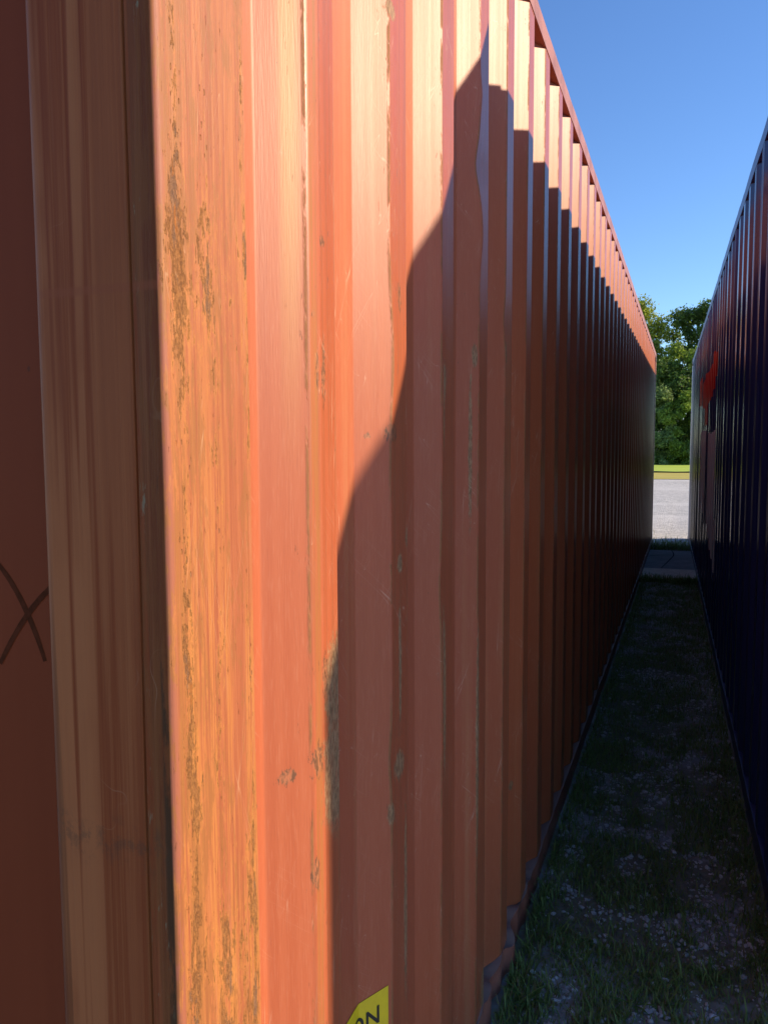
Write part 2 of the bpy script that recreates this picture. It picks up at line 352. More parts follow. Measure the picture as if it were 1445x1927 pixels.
# near corner post: rounded section extruded, with rebates
def section(name, pts, z0, z1, mat, parent, r=None, cap=True):
    """closed section (x, y, radius) extruded in z with rounded corners, exact normals"""
    out = []; n = len(pts)
    for i in range(n):
        a, b, c = Vector(pts[i-1][:2]), Vector(pts[i][:2]), Vector(pts[(i+1) % n][:2]); r_ = pts[i][2]
        d0 = (a-b).normalized(); d1 = (c-b).normalized()
        n0 = Vector((-d0.y, d0.x)); n1 = Vector((d1.y, -d1.x))
        if r_ <= 0: out += [(b, n0), (b, n1)]; continue
        seg = 10
        for k in range(seg+1):
            t = k/seg; ang = n0.angle_signed(n1) * t
            p = (b+d0*r_)*(1-t)**2+b*2*t*(1-t)+(b+d1*r_)*t*t
            nn = (n0*(1-t)+n1*t); nn = nn.normalized() if nn.length > 1e-6 else n0
            out.append((p, nn))
    nz = 40; V = []; NN = []; F = []; m_ = len(out)
    for j in range(nz+1):
        z = z0+(z1-z0)*j/nz
        for p, nn in out:
            dx = .0012*mnoise.noise(Vector((z*2.3, p.y*3, p.x*3)))
            V.append((p.x+dx, p.y+dx*.6, z)); NN.append((nn.x, nn.y, 0))
    for j in range(nz):
        for i in range(m_):
            k = (i+1) % m_
            if (V[j*m_+i][0]-V[j*m_+k][0])**2+(V[j*m_+i][1]-V[j*m_+k][1])**2 < 1e-12: continue
            F.append((j*m_+i, j*m_+k, (j+1)*m_+k, (j+1)*m_+i))
    if cap:
        c0 = len(V); V += [(p.x, p.y, z0) for p, _ in out]; V += [(p.x, p.y, z1) for p, _ in out]; NN += [(0, 0, -1)]*m_+[(0, 0, 1)]*m_
        F.append(tuple(range(c0+m_-1, c0-1, -1))); F.append(tuple(range(c0+m_, c0+2*m_)))
    o = link(name, V, F, mat, parent, smooth=True); o.data.normals_split_custom_set_from_vertices(NN); return o
# section listed counter-clockwise seen from above (x to aisle, y away from the camera)
post_pts = [(.003, .156, .002), (-.030, .158, .0), (-.030, .120, 0), (-.150, .120, 0), (-.150, .060, .0), (-.1455, .0, .016),
            (-.0310, .0, .001), (-.0300, .0025, .001), (-.0285, .0025, .001), (-.0275, -.0005, .001), (.003, -.0005, .009)]
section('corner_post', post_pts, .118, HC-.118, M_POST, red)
tag(red.children[-1], 'rust streaked orange corner post nearest the camera') if False else None

def casting(parent, x0, y0, z0, sx=1, mat=M_CAST, hole_y=False):
    """corner casting block with oval holes modelled as recessed frames"""
    bm = bmesh.new(); r = bmesh.ops.create_cube(bm, size=1)
    for v in r['verts']: v.co = Vector((x0+.081*sx+v.co.x*.162, y0+.089+v.co.y*.178, z0+.059+v.co.z*.118))
    fs = bm.faces[:]
    for f in fs:
        bmesh.ops.inset_individual(bm, faces=[f], thickness=.032)
    for f in list(bm.faces):
        if f.calc_area() < .02 and len([e for e in f.edges if all(g.calc_area() < .02 or True for g in e.link_faces)]) == 4:
            pass
    inner = [f for f in bm.faces if all(abs((v.co-f.calc_center_median()).length) < .08 for v in f.verts) and abs(f.calc_area()-((.162-.064)*(.118-.064))) < .0025 or abs(f.calc_area()-((.178-.064)*(.118-.064))) < .0008]
    for f in set(inner):
        n = f.normal.copy(); ext = bmesh.ops.extrude_discrete_faces(bm, faces=[f])
        for g in ext['faces']:
            for v in g.verts: v.co -= n*.02
    me = bpy.data.meshes.new('corner_casting'); bm.to_mesh(me); bm.free(); me.materials.append(mat)
    o = bpy.data.objects.new('corner_casting', me); C.objects.link(o); o.parent = parent
    b = o.modifiers.new('bevel', 'BEVEL'); b.width = .004; b.segments = 2
    return o
Wc = 2.438
def wavy(name, x0, x1, y0, y1, z0, z1, mat, parent, amp, seed, step=.06, hurt=None):
    n = max(2, int((y1-y0)/step)); V = []
    for i in range(n+1):
        y = y0+(y1-y0)*i/n
        dx = amp*mnoise.noise(Vector((y*2.1, seed, 0)))+amp*.5*mnoise.noise(Vector((y*8, seed, 3)))
        dz = amp*.8*mnoise.noise(Vector((y*2.7, seed, 9)))+amp*.5*mnoise.noise(Vector((y*9, seed, 5)))
        if hurt and hurt[0] < y < hurt[1]:
            k = hurt[2]*math.sin(math.pi*(y-hurt[0])/(hurt[1]-hurt[0])); dx += k*mnoise.noise(Vector((y*11, 2, 2))); dz += k*1.2*mnoise.noise(Vector((y*13, 4, 4)))
        for a, b in ((x0, z0), (x1, z0), (x1, z1), (x0, z1)): V.append((a+dx, y, b+(dz if b == z1 else 0)))
    F = [(4*i+k, 4*i+(k+1) % 4, 4*i+4+(k+1) % 4, 4*i+4+k) for i in range(n) for k in range(4)]+[(3, 2, 1, 0), (4*n, 4*n+1, 4*n+2, 4*n+3)]
    return link(name, V, F, mat, parent)
def frame(parent, side, L, H, rail, roofm, cast, farpost, nearpost=None, endm=None, back=-1, drop=0.0, hurt=None):
    s = back   # direction of the container's body in local x
    X = lambda a, b: (min(s*a, s*b), max(s*a, s*b))
    wavy('top_side_rail', *X(-.002, .060), .17, L-.17, H-.060-drop, H-drop, rail, parent, .0022, L)
    wavy('bottom_side_rail', *X(-.003, .055), .178, L-.178, .022, .1600, rail, parent, .003, L+5, .012, hurt)
    boxes('corner_post', [(*X(-.002, .158), L-.156, L, .119, H-.119)], farpost, parent, .008)
    for y_ in (0, L):
        for z_ in (0, H-.118):
            for a in (-.006, Wc-.156):
                casting(parent, s*a, y_-(0 if y_ == 0 else .178)+(-.004 if y_ == 0 else .004), z_-(.030 if drop and y_ == 0 and z_ else 0), s, cast)
    for y_ in (0, L-.156): boxes('corner_post', [(*X(Wc-.156, Wc), y_, y_+.156, .119, H-.119)], farpost, parent, .008)
    # roof with shallow corrugation
    V = []; F = []; n = int(L/.1045)
    for i in range(n+1):
        y = .02+(L-.04)*i/n; z = H-.012-drop+(.0 if (i//2) % 2 else -.018)
        V += [(s*.06, y, z), (s*(Wc-.06), y, z)]
    F = [(2*i, 2*i+1, 2*i+3, 2*i+2) for i in range(n)]
    link('roof', V, F, roofm, parent)
    # hidden long side, floor, far end
    sw = [(Vector((s*(Wc-.01)+(.03 if k % 4 in (1, 2) else 0)*s*-1, .1+.0725*k)), None) for k in range(int((L-.2)/.0725))]
    V = [(p.x, p.y, z) for z in (.16, H-.05) for p, _ in sw]; m_ = len(sw)
    link('side_panel', V, [(i, i+1, m_+i+1, m_+i) for i in range(m_-1)], rail, parent)
    boxes('floor', [(*X(.05, Wc-.05), .05, L-.05, .12, .155)], rail, parent)
    e = [k*.25 for k in range(9)]
    V = []; 
    for z in (.14, H-.06):
        for k in range(19): V.append((s*(.158+k*(Wc-.316)/18), L-.03-(.04 if (k//1) % 2 else 0), z))
    link('end_wall', V, [(i, i+1, 19+i+1, 19+i) for i in range(18)], rail, parent)
    for ya, za, zb in ((L-.08, H-.1, H), (L-.08, .02, .15), (.004, H-.1, H), (.004, .02, .15)):
        if drop and ya < 1 and zb == H:      # unseen near header, raised and sloped to shape its shadow on the red wall
            o = boxes('end_rail', [(*X(.003, Wc-.003), ya, ya+.076, H-.029, H+.060)], rail, parent)
            for v in o.data.vertices:
                if v.co.z > H: v.co.z = H+.060-.082*abs(v.co.x)/Wc
        else: boxes('end_rail', [(*X(.16, Wc-.16), ya, ya+.076, za, zb)], rail, parent, .004)
    return parent
frame(red, -1, L40, HC, M_RAIL, M_ROOF, M_CAST, M_RAIL, hurt=(1.0, 2.3, .028))
# near end wall of the red container, set back behind the post
near_end = []
xs = [-.150, -.40, -.43, -.56, -.59, -.84, -.87, -1.0, -1.03, -1.3, -1.33, -1.46, -1.49, -1.74, -1.77, -1.9, -1.93, -2.29]
V = []; 
for z in (.15, HC-.1):
    for k, x in enumerate(xs): V.append((x, .045 if (k//2) % 2 == 0 else .075, z))
n_ = len(xs)
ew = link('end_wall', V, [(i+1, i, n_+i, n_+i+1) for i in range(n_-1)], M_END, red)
def stroke(pts, w_, y, taper=.3):
    V = []; F = []
    for i, (x, z) in enumerate(pts):
        a = Vector(pts[max(i-1, 0)]); b = Vector(pts[min(i+1, len(pts)-1)]); d = (b-a).normalized(); n = Vector((-d.y, d.x))
        t = i/(len(pts)-1); ww = w_*(1-taper*abs(2*t-1)**3)*(1+.15*mnoise.noise(Vector((x*90, z*90, 0))))
        V += [(x+n.x*ww, y, z+n.y*ww), (x-n.x*ww, y, z-n.y*ww)]
    return V, [(2*i, 2*i+1, 2*i+3, 2*i+2) for i in range(len(pts)-1)]
def curve_pts(a, b, c, n=16):
    a, b, c = Vector(a), Vector(b), Vector(c)
    return [tuple(a*(1-t)**2+b*2*t*(1-t)+c*t*t) for t in [k/n for k in range(n+1)]]
V1, F1 = stroke(curve_pts((-.250, 1.458), (-.213, 1.425), (-.188, 1.353)), .0033, .0446)
V2, F2 = stroke(curve_pts((-.162, 1.443), (-.208, 1.415), (-.250, 1.345)), .0033, .0443)
link('drawn_cross', V1+V2, F1+[tuple(i+len(V1) for i in f) for f in F2], M_MARKER, ew)

# sticker following the corrugation
def surf_x(y):
    for (a, b) in zip(P[:-1], P[1:]):
        if a[1] <= y <= b[1] and b[1] > a[1]:
            return a[0]+(b[0]-a[0])*(y-a[1])/(b[1]-a[1])
    return 0
def surf_n(y):
    d = Vector((surf_x(y+.004)-surf_x(y-.004), .008)).normalized(); return Vector((d.y, -d.x))
def on_surf(y, z, h):
    n = surf_n(y); return (surf_x(y)+n.x*h, y+n.y*h, z)
ys = [.395+(.6050-.395)*k/60 for k in range(61)]
zt, zb = .663, .43
V = [on_surf(y, z, .0011+disp_red(y, z, 0)) for z in (zt, zb) for y in ys]
V += [on_surf(y, z, .0004) for z in (zt, zb) for y in ys]
F = [(i+61, i+62, i+1, i) for i in range(60)]+[(i+1, i+2+121, i+122, i) if False else (i, i+1, i+123, i+122) for i in range(60)]
F += [(60, 121, 243, 182), (61, 0, 122, 183)]
stk = link('warning_sticker', V, F, M_YEL, red)
cu = bpy.data.curves.new('lettering', 'FONT'); cu.body = "CAUTION"; cu.size = .044; cu.space_character = 1.05; cu.resolution_u = 6; cu.offset = .0006
to = bpy.data.objects.new('lettering', cu); C.objects.link(to)
bpy.context.view_layer.update()
me = bpy.data.meshes.new_from_object(to.evaluated_get(bpy.context.evaluated_depsgraph_get()))
C.objects.unlink(to); bpy.data.objects.remove(to)
bm = bmesh.new(); bm.from_mesh(me)
for it in range(2):
    bmesh.ops.triangulate(bm, faces=bm.faces[:]); bmesh.ops.subdivide_edges(bm, edges=[e for e in bm.edges if e.calc_length() > .006], cuts=1)
bmesh.ops.triangulate(bm, faces=bm.faces[:])
xm = max(v.co.x for v in bm.verts); ym = max(v.co.y for v in bm.verts)
for v in bm.verts:
    y = .586-(xm-v.co.x)*.92; z = .640-(ym-v.co.y)
    v.co = Vector(on_surf(y, z, .0017+disp_red(y, z, 0)))
bm.to_mesh(me); bm.free(); me.materials.clear(); me.materials.append(M_BLACK)
to = bpy.data.objects.new('lettering', me); C.objects.link(to); to.parent = stk

# ================================================================== BLUE CONTAINER
BETA = .0207; BY0 = 2.24; BYE = 13.70
bx = .3430-math.tan(BETA)*BY0
blue = empty('shipping_container', (bx, BY0, 0), BETA)
tag(blue, 'navy blue corrugated shipping container with red and tan paint patches right of the lane', 'shipping container')
BL = BYE-BY0
bst = [3.80-BY0+.286*k-.012 for k in range(-8, 60)]
bst = [s for s in bst if .25 < s < BL-.33]
PB = [(-DEPTH, .165)]
for s0 in bst: PB += [(-DEPTH, s0-.138), (0, s0-.068-.004), (0, s0+.004), (-DEPTH, s0+.072)]
PB += [(-DEPTH, BL-.15)]
prof_blue = rounded(PB, .003, 4)
dispb = lambda y, z, x: .002*mnoise.noise(Vector((y*1.5, z*.8, 9)))
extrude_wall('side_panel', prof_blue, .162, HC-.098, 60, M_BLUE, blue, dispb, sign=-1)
frame(blue, 1, BL, HC, M_DARKBLUE, M_DARKBLUE, M_CAST, M_PALE, back=1, drop=.04)
boxes('corner_post', [(-.002, .156, 0, .156, .119, HC-.119)], M_DARKBLUE, blue, .01)
boxes('end_wall', [(.150, Wc-.150, .03, .06, .12, HC-.031)], M_DARKBLUE, blue)
# paint patches on the blue wall: (y0, y1, z at y0..y1 top/bottom tables) in world y
def patch(name, rows, mat, off, label=None):
    V = []; F = []; idx = 0
    for (ya, yb, z0a, z0b, z1a, z1b) in rows:
        pts = [(p, n) for p, n in prof_blue if ya-BY0 <= p.y <= yb-BY0]
        if len(pts) < 2: continue
        nz = 6
        for j in range(nz+1):
            for p, n in pts:
                t = (p.y+BY0-ya)/(yb-ya); za = z0a+(z0b-z0a)*t; zb_ = z1a+(z1b-z1a)*t
                z = za+(zb_-za)*j/nz
                jag = .012*mnoise.noise(Vector((p.y*37, j*.0, 5))) if j in (0, nz) else 0
                V.append((-(p.x+off*n.x+dispb(p.y, z, 0)), p.y+off*n.y, z+jag))
        n_ = len(pts)
        for j in range(nz):
            for i in range(n_-1):
                a = idx+j*n_+i; F.append((a+n_, a+n_+1, a+1, a))
        idx = len(V)
    o = link(name, V, F, mat, blue)
    if label: o['label'] = label
    return o
patch('paint_patch', [(6.65, 6.95, 2.10, 2.10, 2.30, 2.28), (6.95, 7.25, 2.05, 2.0, 2.36, 2.30), (7.25, 8.2, 1.98, 1.93, 2.25, 2.22), (8.2, 8.75, 1.76, 1.74, 2.24, 2.26), (8.75, 9.4, 1.93, 1.95, 2.22, 2.20), (9.4, 10.2, 1.98, 2.0, 2.30, 2.28)], M_REDP, .0022, 'bright red painted patch with a drip')
patch('paint_patch', [(6.30, 6.62, .55, .62, .98, 1.02), (6.62, 7.0, .60, .72, 1.69, 1.68), (7.0, 7.35, .66, .78, 1.68, 1.66), (7.35, 7.9, .75, .92, 1.66, 1.68), (8.25, 8.9, .80, .98, 1.70, 1.70), (9.0, 9.5, .90, .86, 1.72, 1.70)], M_TANP, .0020, 'faded tan painted patch peeling in vertical strips')

# ================================================================== GROUND AND SETTING
GZ = .080
def ground_z(x, y): return GZ
def mat_ground():
    s = SH('gravel_ground'); X, Y, Z = s.xyz()
    v = s.vor((13, 13, 13), out='Color'); vd = s.vor((30, 30, 30))
    st = s.mix(s.xyz(v)[0], (.38, .37, .345), (.62, .60, .56))
    soil = s.mix(s.noise((30, 30, 30), 5), (.13, .125, .08), (.24, .225, .16))
    big = s.noise((.22, .22, .22), 4, .6); md = s.noise((1.6, 1.6, 1.6), 4, .6)
    fr = s.mix(s.ss(md, .45, .8), st, (.48, .465, .435)); fr = s.mix(s.mul(s.ss(big, .5, .6), .5), fr, (.65, .63, .59))
    fr = s.mix(s.mul(s.ss(s.noise((1.2, 5, 1), 4, .6, (3, 3, 3)), .55, .68), .4), fr, (.36, .35, .34))
    lane = s.mul(s.mul(s.ss(Y, 12.75, 12.55), s.ss(Y, 1.2, 2.0)), s.ss(s.math('ABSOLUTE', X), .9, .7))
    col = s.mix(lane, fr, s.mix(s.ss(s.noise((3, 3, 3), 4), .5, .62), soil, (.30, .29, .27)))
    return s.done(col, .9, s.bump(vd, .02, .6))
M_GROUND = mat_ground()
def grid(name, x0, x1, y0, y1, nx_, ny_, zf, mat, kind='structure'):
    V = [(x0+(x1-x0)*i/nx_, y0+(y1-y0)*j/ny_, zf(x0+(x1-x0)*i/nx_, y0+(y1-y0)*j/ny_)) for j in range(ny_+1) for i in range(nx_+1)]
    F = [(j*(nx_+1)+i, j*(nx_+1)+i+1, (j+1)*(nx_+1)+i+1, (j+1)*(nx_+1)+i) for j in range(ny_) for i in range(nx_)]
    o = link(name, V, F, mat, None, True); tag(o, kind=kind); return o
def gz(x, y):
    z = ground_z(x, y)
    f = max(0, min(1, (14-abs(y-7))/4))*max(0, min(1, (4-abs(x))/2))
    return z+f*(.014*mnoise.noise(Vector((x*3, y*3, 0)))+.006*mnoise.noise(Vector((x*9, y*9, 4))))-.006
# one sheet: fine in the lane, coarse to the horizon
xs_ = [-1500, -400, -120, -40, -12, -6, -4]+[-2+.08*i for i in range(51)]+[4, 6, 12, 40, 120, 400, 1500]
ys_ = [-1500, -400, -100, -30, -10, -4, -2]+[.0+.1*i for i in range(107)]+[10.8+.2*i for i in range(16)]+[16, 20, 26, 36, 60, 120, 400, 1500]
V = [(x, y, gz(x, y)) for y in ys_ for x in xs_]; nxx = len(xs_)
F = [(j*nxx+i, j*nxx+i+1, (j+1)*nxx+i+1, (j+1)*nxx+i) for j in range(len(ys_)-1) for i in range(nxx-1)]
tag(link('ground', V, F, M_GROUND, None, True), kind='structure')

# concrete pad under the far ends
def mat_conc():
    s = SH('old_concrete'); f = s.noise((9, 9, 9), 5, .6); g = s.noise((1.4, 1.4, 1.4), 3)
    col = s.mix(s.ss(f, .35, .65), (.20, .20, .20), (.26, .26, .255)); col = s.mix(s.mul(s.ss(g, .45, .6), .4), col, (.16, .155, .15))
    nz_ = s.ss(s.xyz(s.geo('Normal'))[2], .4, .7); col = s.mix(nz_, s.mix(f, (.3, .28, .24), (.24, .22, .18)), col)
    return s.done(col, .85, s.bump(f, .004, .5))
M_CONC = mat_conc()
pv = boxes('pavement', [(-.445, .145, 10.15, 11.95, -.05, GZ+.012)], M_CONC, None, .006); tag(pv, kind='structure')
M_SAND = simple('brightened_sandy_concrete', (.82, .72, .55), (.70, .60, .44), (14, 14, 14), .85, .004)  # sandy slab, base colour raised to stand in for light falling on it
pv2 = boxes('pavement', [(-.445, .155, 9.30, 10.147, -.05, GZ+.016)], M_SAND, None, .006); tag(pv2, kind='structure')
def ribbon(pts, w_, z, taper=.5):
    V, F = stroke(pts, w_, 0, taper); return [(x, zz, z) for (x, _, zz) in V], F
ZP = GZ+.0135
V1, F1 = ribbon(curve_pts((-.16, 11.93), (-.10, 11.5), (-.14, 11.2))+curve_pts((-.14, 11.2), (-.2, 10.6), (-.25, 10.17))[1:], .007, ZP)
V2, F2 = ribbon(curve_pts((-.43, 11.25), (-.32, 11.42), (-.155, 11.4)), .009, ZP+.001)
link('crack', V1+V2, F1+[tuple(i+len(V1) for i in f) for f in F2], simple('crack_dirt', (.02, .02, .018), (.04, .035, .03), rough=1.0, Specular_IOR_Level=0.0), pv)

# verge: dry strip, thin dark edging, lawn
M_DRY = simple('dry_grass_ground', (.50, .40, .07), (.40, .36, .06), (.6, 2, 1), .95, .02)
M_LAWN = simple('lawn_ground', (.34, .48, .03), (.44, .54, .05), (.4, 1.5, 1), .95, .03)
grid('dry_verge', -60, 60, 36.0, 43.9, 40, 6, lambda x, y: GZ+.012+.02*mnoise.noise(Vector((x, y, 0)))**2, M_DRY)
grid('lawn', -80, 80, 43.9, 80, 50, 10, lambda x, y: GZ+.03+.12*(y-43.9)/10*.3+.03*mnoise.noise(Vector((x*.4, y*.4, 0))), M_LAWN)
V = []; F = []
N_ = 120
for i in range(N_+1):
    x = -30+60*i/N_; y = 43.8+.12*mnoise.noise(Vector((x*.7, 0, 0))); z = GZ+.07+.03*mnoise.noise(Vector((x*1.1, 5, 0)))
    for k in range(8):
        a = k*math.pi/4; V.append((x, y+.030*math.cos(a), z-.02+.030*math.sin(a)))
for i in range(N_):
    for k in range(8): F.append((i*8+k, i*8+(k+1) % 8, (i+1)*8+(k+1) % 8, (i+1)*8+k))
tag(link('edging_pipe', V, F, M_BLACK, None, True), 'thin black pipe lying along the edge of the bright green lawn', 'pipe')

# ------------------------------------------------------------------ stones in the lane
def stone_mesh(n_stones, region, smin, smax):
    bm = bmesh.new(); bmesh.ops.create_icosphere(bm, subdivisions=1, radius=1); base = np.array([v.co[:] for v in bm.verts]); faces = [[v.index for v in f.verts] for f in bm.faces]; bm.free()
    variants = []
    for k in range(14):
        b = base*(1+rng.uniform(-.28, .28, (len(base), 1)))*np.array([1, rng.uniform(.6, 1), rng.uniform(.4, .75)]); variants.append(b)
    VV = []; FF = []; c = 0; tries = 0
    while c < n_stones and tries < n_stones*12:
        tries += 1
        x, y = region()
        den = .7*mnoise.noise(Vector((x*3.6, y*3.2, 7)))+.8*mnoise.noise(Vector((x*9, y*8, 2)))
        if den < .02 and rng.random() > .16: continue
        s_ = smin+(smax-smin)*rng.random()**2.6
        b = variants[rng.integers(14)]; a = rng.uniform(0, 6.28); ca, sa = math.cos(a), math.sin(a)
        tl = rng.uniform(-.5, .5); R = np.array([[ca, -sa, 0], [sa, ca, 0], [0, 0, 1]])@np.array([[1, 0, 0], [0, math.cos(tl), -math.sin(tl)], [0, math.sin(tl), math.cos(tl)]])
        q = (b*s_)@R.T+np.array([x, y, gz(x, y)+s_*rng.uniform(0.0, .35)])
        k = len(VV)*12; VV.append(q); FF += [[i+k for i in f] for f in faces]; c += 1
    return np.concatenate(VV), FF
def lane_x(y):
    return RA+.02, .3514-math.tan(BETA)*y-.02
def reg_near():
    y = 1.6+7.7*rng.random()**1.5; a, b = lane_x(y); return rng.uniform(a, b), y
s = SH('limestone_gravel'); rn_ = s.geo('Random Per Island')
c_ = s.mix(rn_, (.38, .37, .35), (.68, .66, .62)); M_STONE = s.done(s.mix(s.mul(s.noise((60, 60, 60), 3), .4), c_, (.15, .14, .12)), .8, s.bump(s.noise((150, 150, 150), 3), .002, .5))
VV, FF = stone_mesh(8500, reg_near, .003, .012)
tag(link('gravel', VV, FF, M_STONE), 'loose pale grey gravel scattered in the grass between the two containers', 'gravel', kind='stuff')

# ------------------------------------------------------------------ grass
def blades(n, region, hmin, hmax, wmin, wmax, lean=.6, dens=True):
    V = []; F = []; c = 0; tries = 0
    while c < n and tries < n*10:
        tries += 1
        x, y = region()
        if dens:
            d = .7*mnoise.noise(Vector((x*3.6, y*3.2, 7)))+.8*mnoise.noise(Vector((x*9, y*8, 2)))
            if d > .16 and rng.random() > .25: continue
            if mnoise.noise(Vector((x*5, y*5, 20))) < -.15 and rng.random() > .35: continue
        h = hmin+(hmax-hmin)*rng.random()**2.0; wd = rng.uniform(wmin, wmax); a = rng.uniform(0, 6.283); l = rng.uniform(.1, lean)*h*1.6
        fx, fy = math.cos(a), math.sin(a); px, py = -fy*wd, fx*wd; z = gz(x, y)-.002; k = len(V)
        for t, ww in ((0, .7), (.4, 1.0), (.75, .65), (1, 0.0)):
            ox, oy, oz = fx*l*t*t, fy*l*t*t, h*(t-.28*t*t*(l/h))
            if ww: V += [(x+ox-px*ww, y+oy-py*ww, z+oz), (x+ox+px*ww, y+oy+py*ww, z+oz)]
            else: V.append((x+ox, y+oy, z+oz))
        F += [(k, k+1, k+3, k+2), (k+2, k+3, k+5, k+4), (k+4, k+5, k+6)]; c += 1
    return V, F
def mat_grass(name, a, b, dry=(.22, .17, .07), dryf=.88, tr=.35):
    s = SH(name); r = s.geo('Random Per Island')
    c = s.mix(r, a, b); c = s.mix(s.ss(r, dryf, dryf+.02), c, dry)
    s.done(c, .55); t = s.t.nodes.new('ShaderNodeBsdfTranslucent'); s.t.links.new(c, t.inputs[0])
    mxn = s.t.nodes.new('ShaderNodeMixShader'); mxn.inputs[0].default_value = tr
    s.t.links.new(s.b.outputs[0], mxn.inputs[1]); s.t.links.new(t.outputs[0], mxn.inputs[2]); s.t.links.new(mxn.outputs[0], s.out.inputs[0])
    return s.m
M_GRASS = mat_grass('grass_blades', (.16, .24, .055), (.27, .34, .09))
V, F = blades(56000, reg_near, .008, .05, .0009, .0022)
def reg_n2():
    y = 1.6+2.6*rng.random(); a, b = lane_x(y); return rng.uniform(a, b), y
V2, F2 = blades(3600, reg_n2, .015, .075, .0010, .0030, .9)
k = len(V); V += V2; F += [tuple(i+k for i in f) for f in F2]
def reg_edge():
    y = 1.6+7.7*rng.random()**1.3; a, b = lane_x(y); return (a+abs(rng.normal(0, .035)) if rng.random() < .6 else b-abs(rng.normal(0, .03))), y
V2, F2 = blades(3800, reg_edge, .02, .08, .001, .0028, .6, False)
k = len(V); V += V2; F += [tuple(i+k for i in f) for f in F2]
def reg_pad():
    r_ = rng.random()
    if r_ < .40: return rng.uniform(-.44, .15), 9.16+.13*rng.random()
    x = rng.uniform(-.62, .20); return x, 12.0+.95*abs(rng.normal(0, .55))
V2, F2 = blades(3600, reg_pad, .03, .13, .002, .004, .6, False)
k = len(V); V += V2; F += [tuple(i+k for i in f) for f in F2]
tag(link('grass', V, F, M_GRASS), 'short weedy green grass growing through the gravel in the shaded lane', 'grass', kind='stuff')

# broad-leaved weed tufts standing at the foot of the red container
def weed(x, y, n, size, label):
    V = []; F = []
    for i in range(n):
        a = 6.283*i/n+rng.uniform(-.4, .4); h = size*rng.uniform(.6, 1.1); l = size*rng.uniform(.5, 1.1); wd = size*.055
        fx, fy = math.cos(a), math.sin(a); k = len(V); T = (0, .2, .4, .6, .8, 1)
        for t in T:
            ww = wd*math.sin(math.pi*min(1, .12+.9*t))**.8 if t < 1 else 0.0002
            ox, oy, oz = fx*l*t, fy*l*t, h*(t-.62*t*t)
            V += [(ox-fy*-ww, oy+fx*-ww, oz), (ox, oy, oz-ww*.5), (ox+fy*-ww, oy-fx*-ww, oz)]
        for j in range(5):
            q = k+3*j; F += [(q, q+1, q+4, q+3), (q+1, q+2, q+5, q+4)]
    o = link('weed', V, F, M_WEED, None, True); o.location = (x, y, gz(x, y)-.004); return tag(o, label, 'weed', 'weed tufts at the foot of the containers')
M_WEED = mat_grass('weed_leaves', (.10, .20, .04), (.16, .27, .06), dryf=.97)
weed(-.365, 2.08, 13, .075, 'broad-leaved green weed against the red wall at the bottom edge of the photo')
weed(-.30, 2.32, 9, .05, 'small leafy weed a hand beyond the one at the foot of the red wall')
weed(-.10, 2.18, 8, .07, 'tall grassy tuft in the middle of the lane at the bottom edge')
weed(.10, 2.35, 7, .08, 'thin upright grassy tuft right of the lane centre near the bottom edge')

# ------------------------------------------------------------------ trees
def leafmat(name, a, b):
    return mat_grass(name, a, b, dry=tuple(q*1.5 for q in b), dryf=.8, tr=.5)
M_LEAF = [leafmat('dark_leaves', (.08, .14, .025), (.14, .22, .04)), leafmat('mid_leaves', (.15, .24, .03), (.25, .35, .05)), leafmat('yellow_green_leaves', (.20, .26, .03), (.30, .35, .05)), leafmat('shrub_leaves', (.17, .25, .07), (.27, .37, .12))]
M_BARK = simple('bark', (.07, .055, .04), (.11, .09, .07), (6, 6, 1), .9, .02)
def crown_mesh(seed, H, R, base, nb, nl, leaf, taper=.5):
    r = np.random.default_rng(seed); blobs = []
    for i in range(nb):
        t = r.random()**.8; z = base+(H-base)*(.08+.86*t); rr = R*math.sqrt(max(.05, 1-(abs(t-.42)/.62)**2))*r.uniform(.35, .95)
        a = r.uniform(0, 6.283); s_ = R*r.uniform(.20, .40)
        blobs.append((rr*math.cos(a), rr*math.sin(a), min(z, H-s_*.6), s_))
    pts = []
    w_ = np.array([b[3]**2 for b in blobs]); w_ /= w_.sum()
    ch = r.choice(nb, nl, p=w_); B = np.array(blobs)[ch]
    d = r.normal(size=(nl, 3)); d /= np.linalg.norm(d, axis=1)[:, None]; rad = (r.random(nl)**.35)*(1+.25*r.normal(size=nl))
    lump = np.array([1+.35*mnoise.noise(Vector(q*2.2)+Vector((i_ % 7, 0, 0))) for q, i_ in zip(d, ch)])
    P_ = B[:, :3]+d*(B[:, 3]*rad*lump)[:, None]*np.array([1, 1, .8])
    n_ = d*.7+r.normal(size=(nl, 3))*.7; n_[:, 2] += .3; n_ /= np.linalg.norm(n_, axis=1)[:, None]
    t1 = np.cross(n_, r.normal(size=(nl, 3))); t1 /= np.linalg.norm(t1, axis=1)[:, None]; t2 = np.cross(n_, t1)
    s_ = (leaf*r.uniform(.6, 1.3, nl))[:, None]
    V = np.stack([P_-t1*s_, P_-t2*s_*.45+n_*s_*.1, P_+t1*s_, P_+t2*s_*.45+n_*s_*.1], 1).reshape(-1, 3)
    me = bpy.data.meshes.new('crown'); F = np.arange(nl*4).reshape(-1, 4)
    me.from_pydata(V.tolist(), [], F.tolist()); me.update()
    return me, blobs
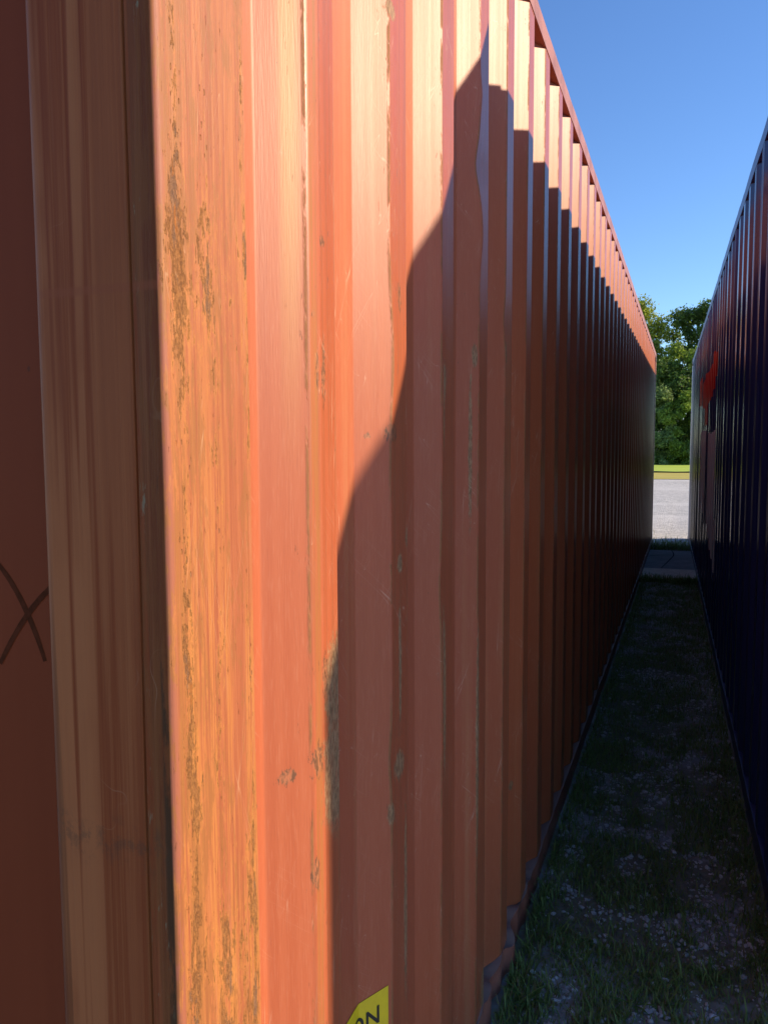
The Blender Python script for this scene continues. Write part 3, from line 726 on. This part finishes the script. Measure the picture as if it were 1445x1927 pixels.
def trunk_mesh(seed, H, r0, blobs, base):
    r = random.Random(seed); V = []; F = []
    def tube(a, b, ra, rb, n=7):
        a, b = Vector(a), Vector(b); d = (b-a).normalized(); u_ = d.orthogonal().normalized(); v_ = d.cross(u_); k = len(V); S = 5
        for j in range(S+1):
            t = j/S; c = a.lerp(b, t)+Vector((r.uniform(-1, 1), r.uniform(-1, 1), 0))*ra*.35*(1 if 0 < j < S else 0); rr = ra+(rb-ra)*t
            for i in range(n): q = 6.2832*i/n; V.append(c+u_*math.cos(q)*rr+v_*math.sin(q)*rr)
        for j in range(S):
            for i in range(n): F.append((k+j*n+i, k+j*n+(i+1) % n, k+(j+1)*n+(i+1) % n, k+(j+1)*n+i))
    tube((0, 0, -.1), (0, 0, H*.55), r0, r0*.55); tube((0, 0, H*.55), (0, 0, H*.86), r0*.55, r0*.12)
    for bx_, by_, bz_, s_ in blobs[:12]:
        st = max(base*.8, bz_-abs(bx_)-abs(by_)-s_); st = min(st, H*.7); tube((0, 0, st), (bx_, by_, bz_), r0*.35, r0*.06, 5)
    me = bpy.data.meshes.new('trunk'); me.from_pydata([tuple(v) for v in V], [], F); me.update(); me.materials.append(M_BARK); me.polygons.foreach_set('use_smooth', [True]*len(me.polygons)); return me
def tree(name, x, y, H, R, base, nb, nl, leaf, mi, seed, label, cat, group=None, trunk=True):
    root = empty(name, (x, y+(3.0 if name == 'bush' else 2.5), .1), seed*1.3); tag(root, label, cat, group)
    me, bl = crown_mesh(seed, H, R, base, nb, nl, leaf); me.materials.append(M_LEAF[mi])
    c = bpy.data.objects.new('crown', me); C.objects.link(c); c.parent = root
    if trunk:
        t = bpy.data.objects.new('trunk', trunk_mesh(seed, H, .05+H*.014, bl, base)); C.objects.link(t); t.parent = root
    return root
G1 = 'trees beyond the lawn'; G2 = 'shrubs in front of the trees'
tree('tree', -3.7, 63, 12.3, 3.0, 4, 34, 17000, .13, 2, 11, 'yellow green tree rising left of the gap, partly behind the red container', 'tree', G1)
tree('tree', .1, 65, 12.4, 1.9, 4, 22, 8000, .13, 0, 12, 'tall dark green tree in the middle of the gap with sky showing through', 'tree', G1)
tree('tree', 2.6, 64, 13.2, 2.4, 4, 26, 10000, .13, 0, 13, 'tallest dark green tree, its top meeting the blue container rail', 'tree', G1)
tree('tree', -8.6, 66, 12.5, 3.0, 4, 24, 8000, .16, 0, 14, 'dark tree hidden behind the red container', 'tree', G1)
tree('tree', 7.5, 65, 12.0, 3.0, 4, 24, 8000, .16, 0, 15, 'dark tree hidden behind the blue container', 'tree', G1)
tree('tree', -2.6, 60.5, 8.9, 1.9, 2.5, 20, 9000, .12, 2, 21, 'lower yellow green tree in front, at the left of the gap', 'tree', G1)
tree('tree', -.4, 60, 8.8, 1.9, 2.0, 22, 11000, .12, 1, 22, 'bushy mid green tree filling the middle of the gap', 'tree', G1)
tree('tree', 2.0, 60.5, 8.7, 1.9, 2.0, 20, 8000, .12, 1, 23, 'mid green tree showing just left of the blue container', 'tree', G1)
tree('shrub', -2.0, 57, 5.3, 1.6, -.6, 30, 13000, .10, 3, 31, 'pale green shrub against the edge of the red container', 'shrub', G2, False)
tree('shrub', -.25, 56.6, 5.0, 1.6, -.6, 30, 14000, .10, 1, 32, 'rounded mid green shrub in the centre of the gap', 'shrub', G2, False)
tree('shrub', 1.6, 57, 5.3, 1.5, -.6, 26, 8000, .10, 1, 33, 'green shrub just left of the blue container post', 'shrub', G2, False)
tree('shrub', -1.2, 58.5, 7.4, 2.1, -.6, 34, 15000, .12, 0, 34, 'dark shrub behind the two rounded ones', 'shrub', G2, False)
tree('shrub', .9, 59, 7.6, 2.1, -.6, 34, 13000, .12, 0, 35, 'dark shrub behind, right of the gap centre', 'shrub', G2, False)
for i, (x, lab) in enumerate(((-2.6, 'low bush at the lawn edge by the red container'), (-1.5, 'low pale bush at the lawn edge left of centre'), (-.4, 'low bush at the lawn edge in the centre of the gap'), (.7, 'low bush at the lawn edge by the blue container'), (1.9, 'low bush at the lawn edge, mostly behind the blue container'))):
    tree('bush', x, 55.4, 1.9+.25*(i % 2), 1.05, -.4, 16, 5500, .085, 3 if i % 2 else 1, 40+i, lab, 'bush', 'low bushes along the lawn edge', False)
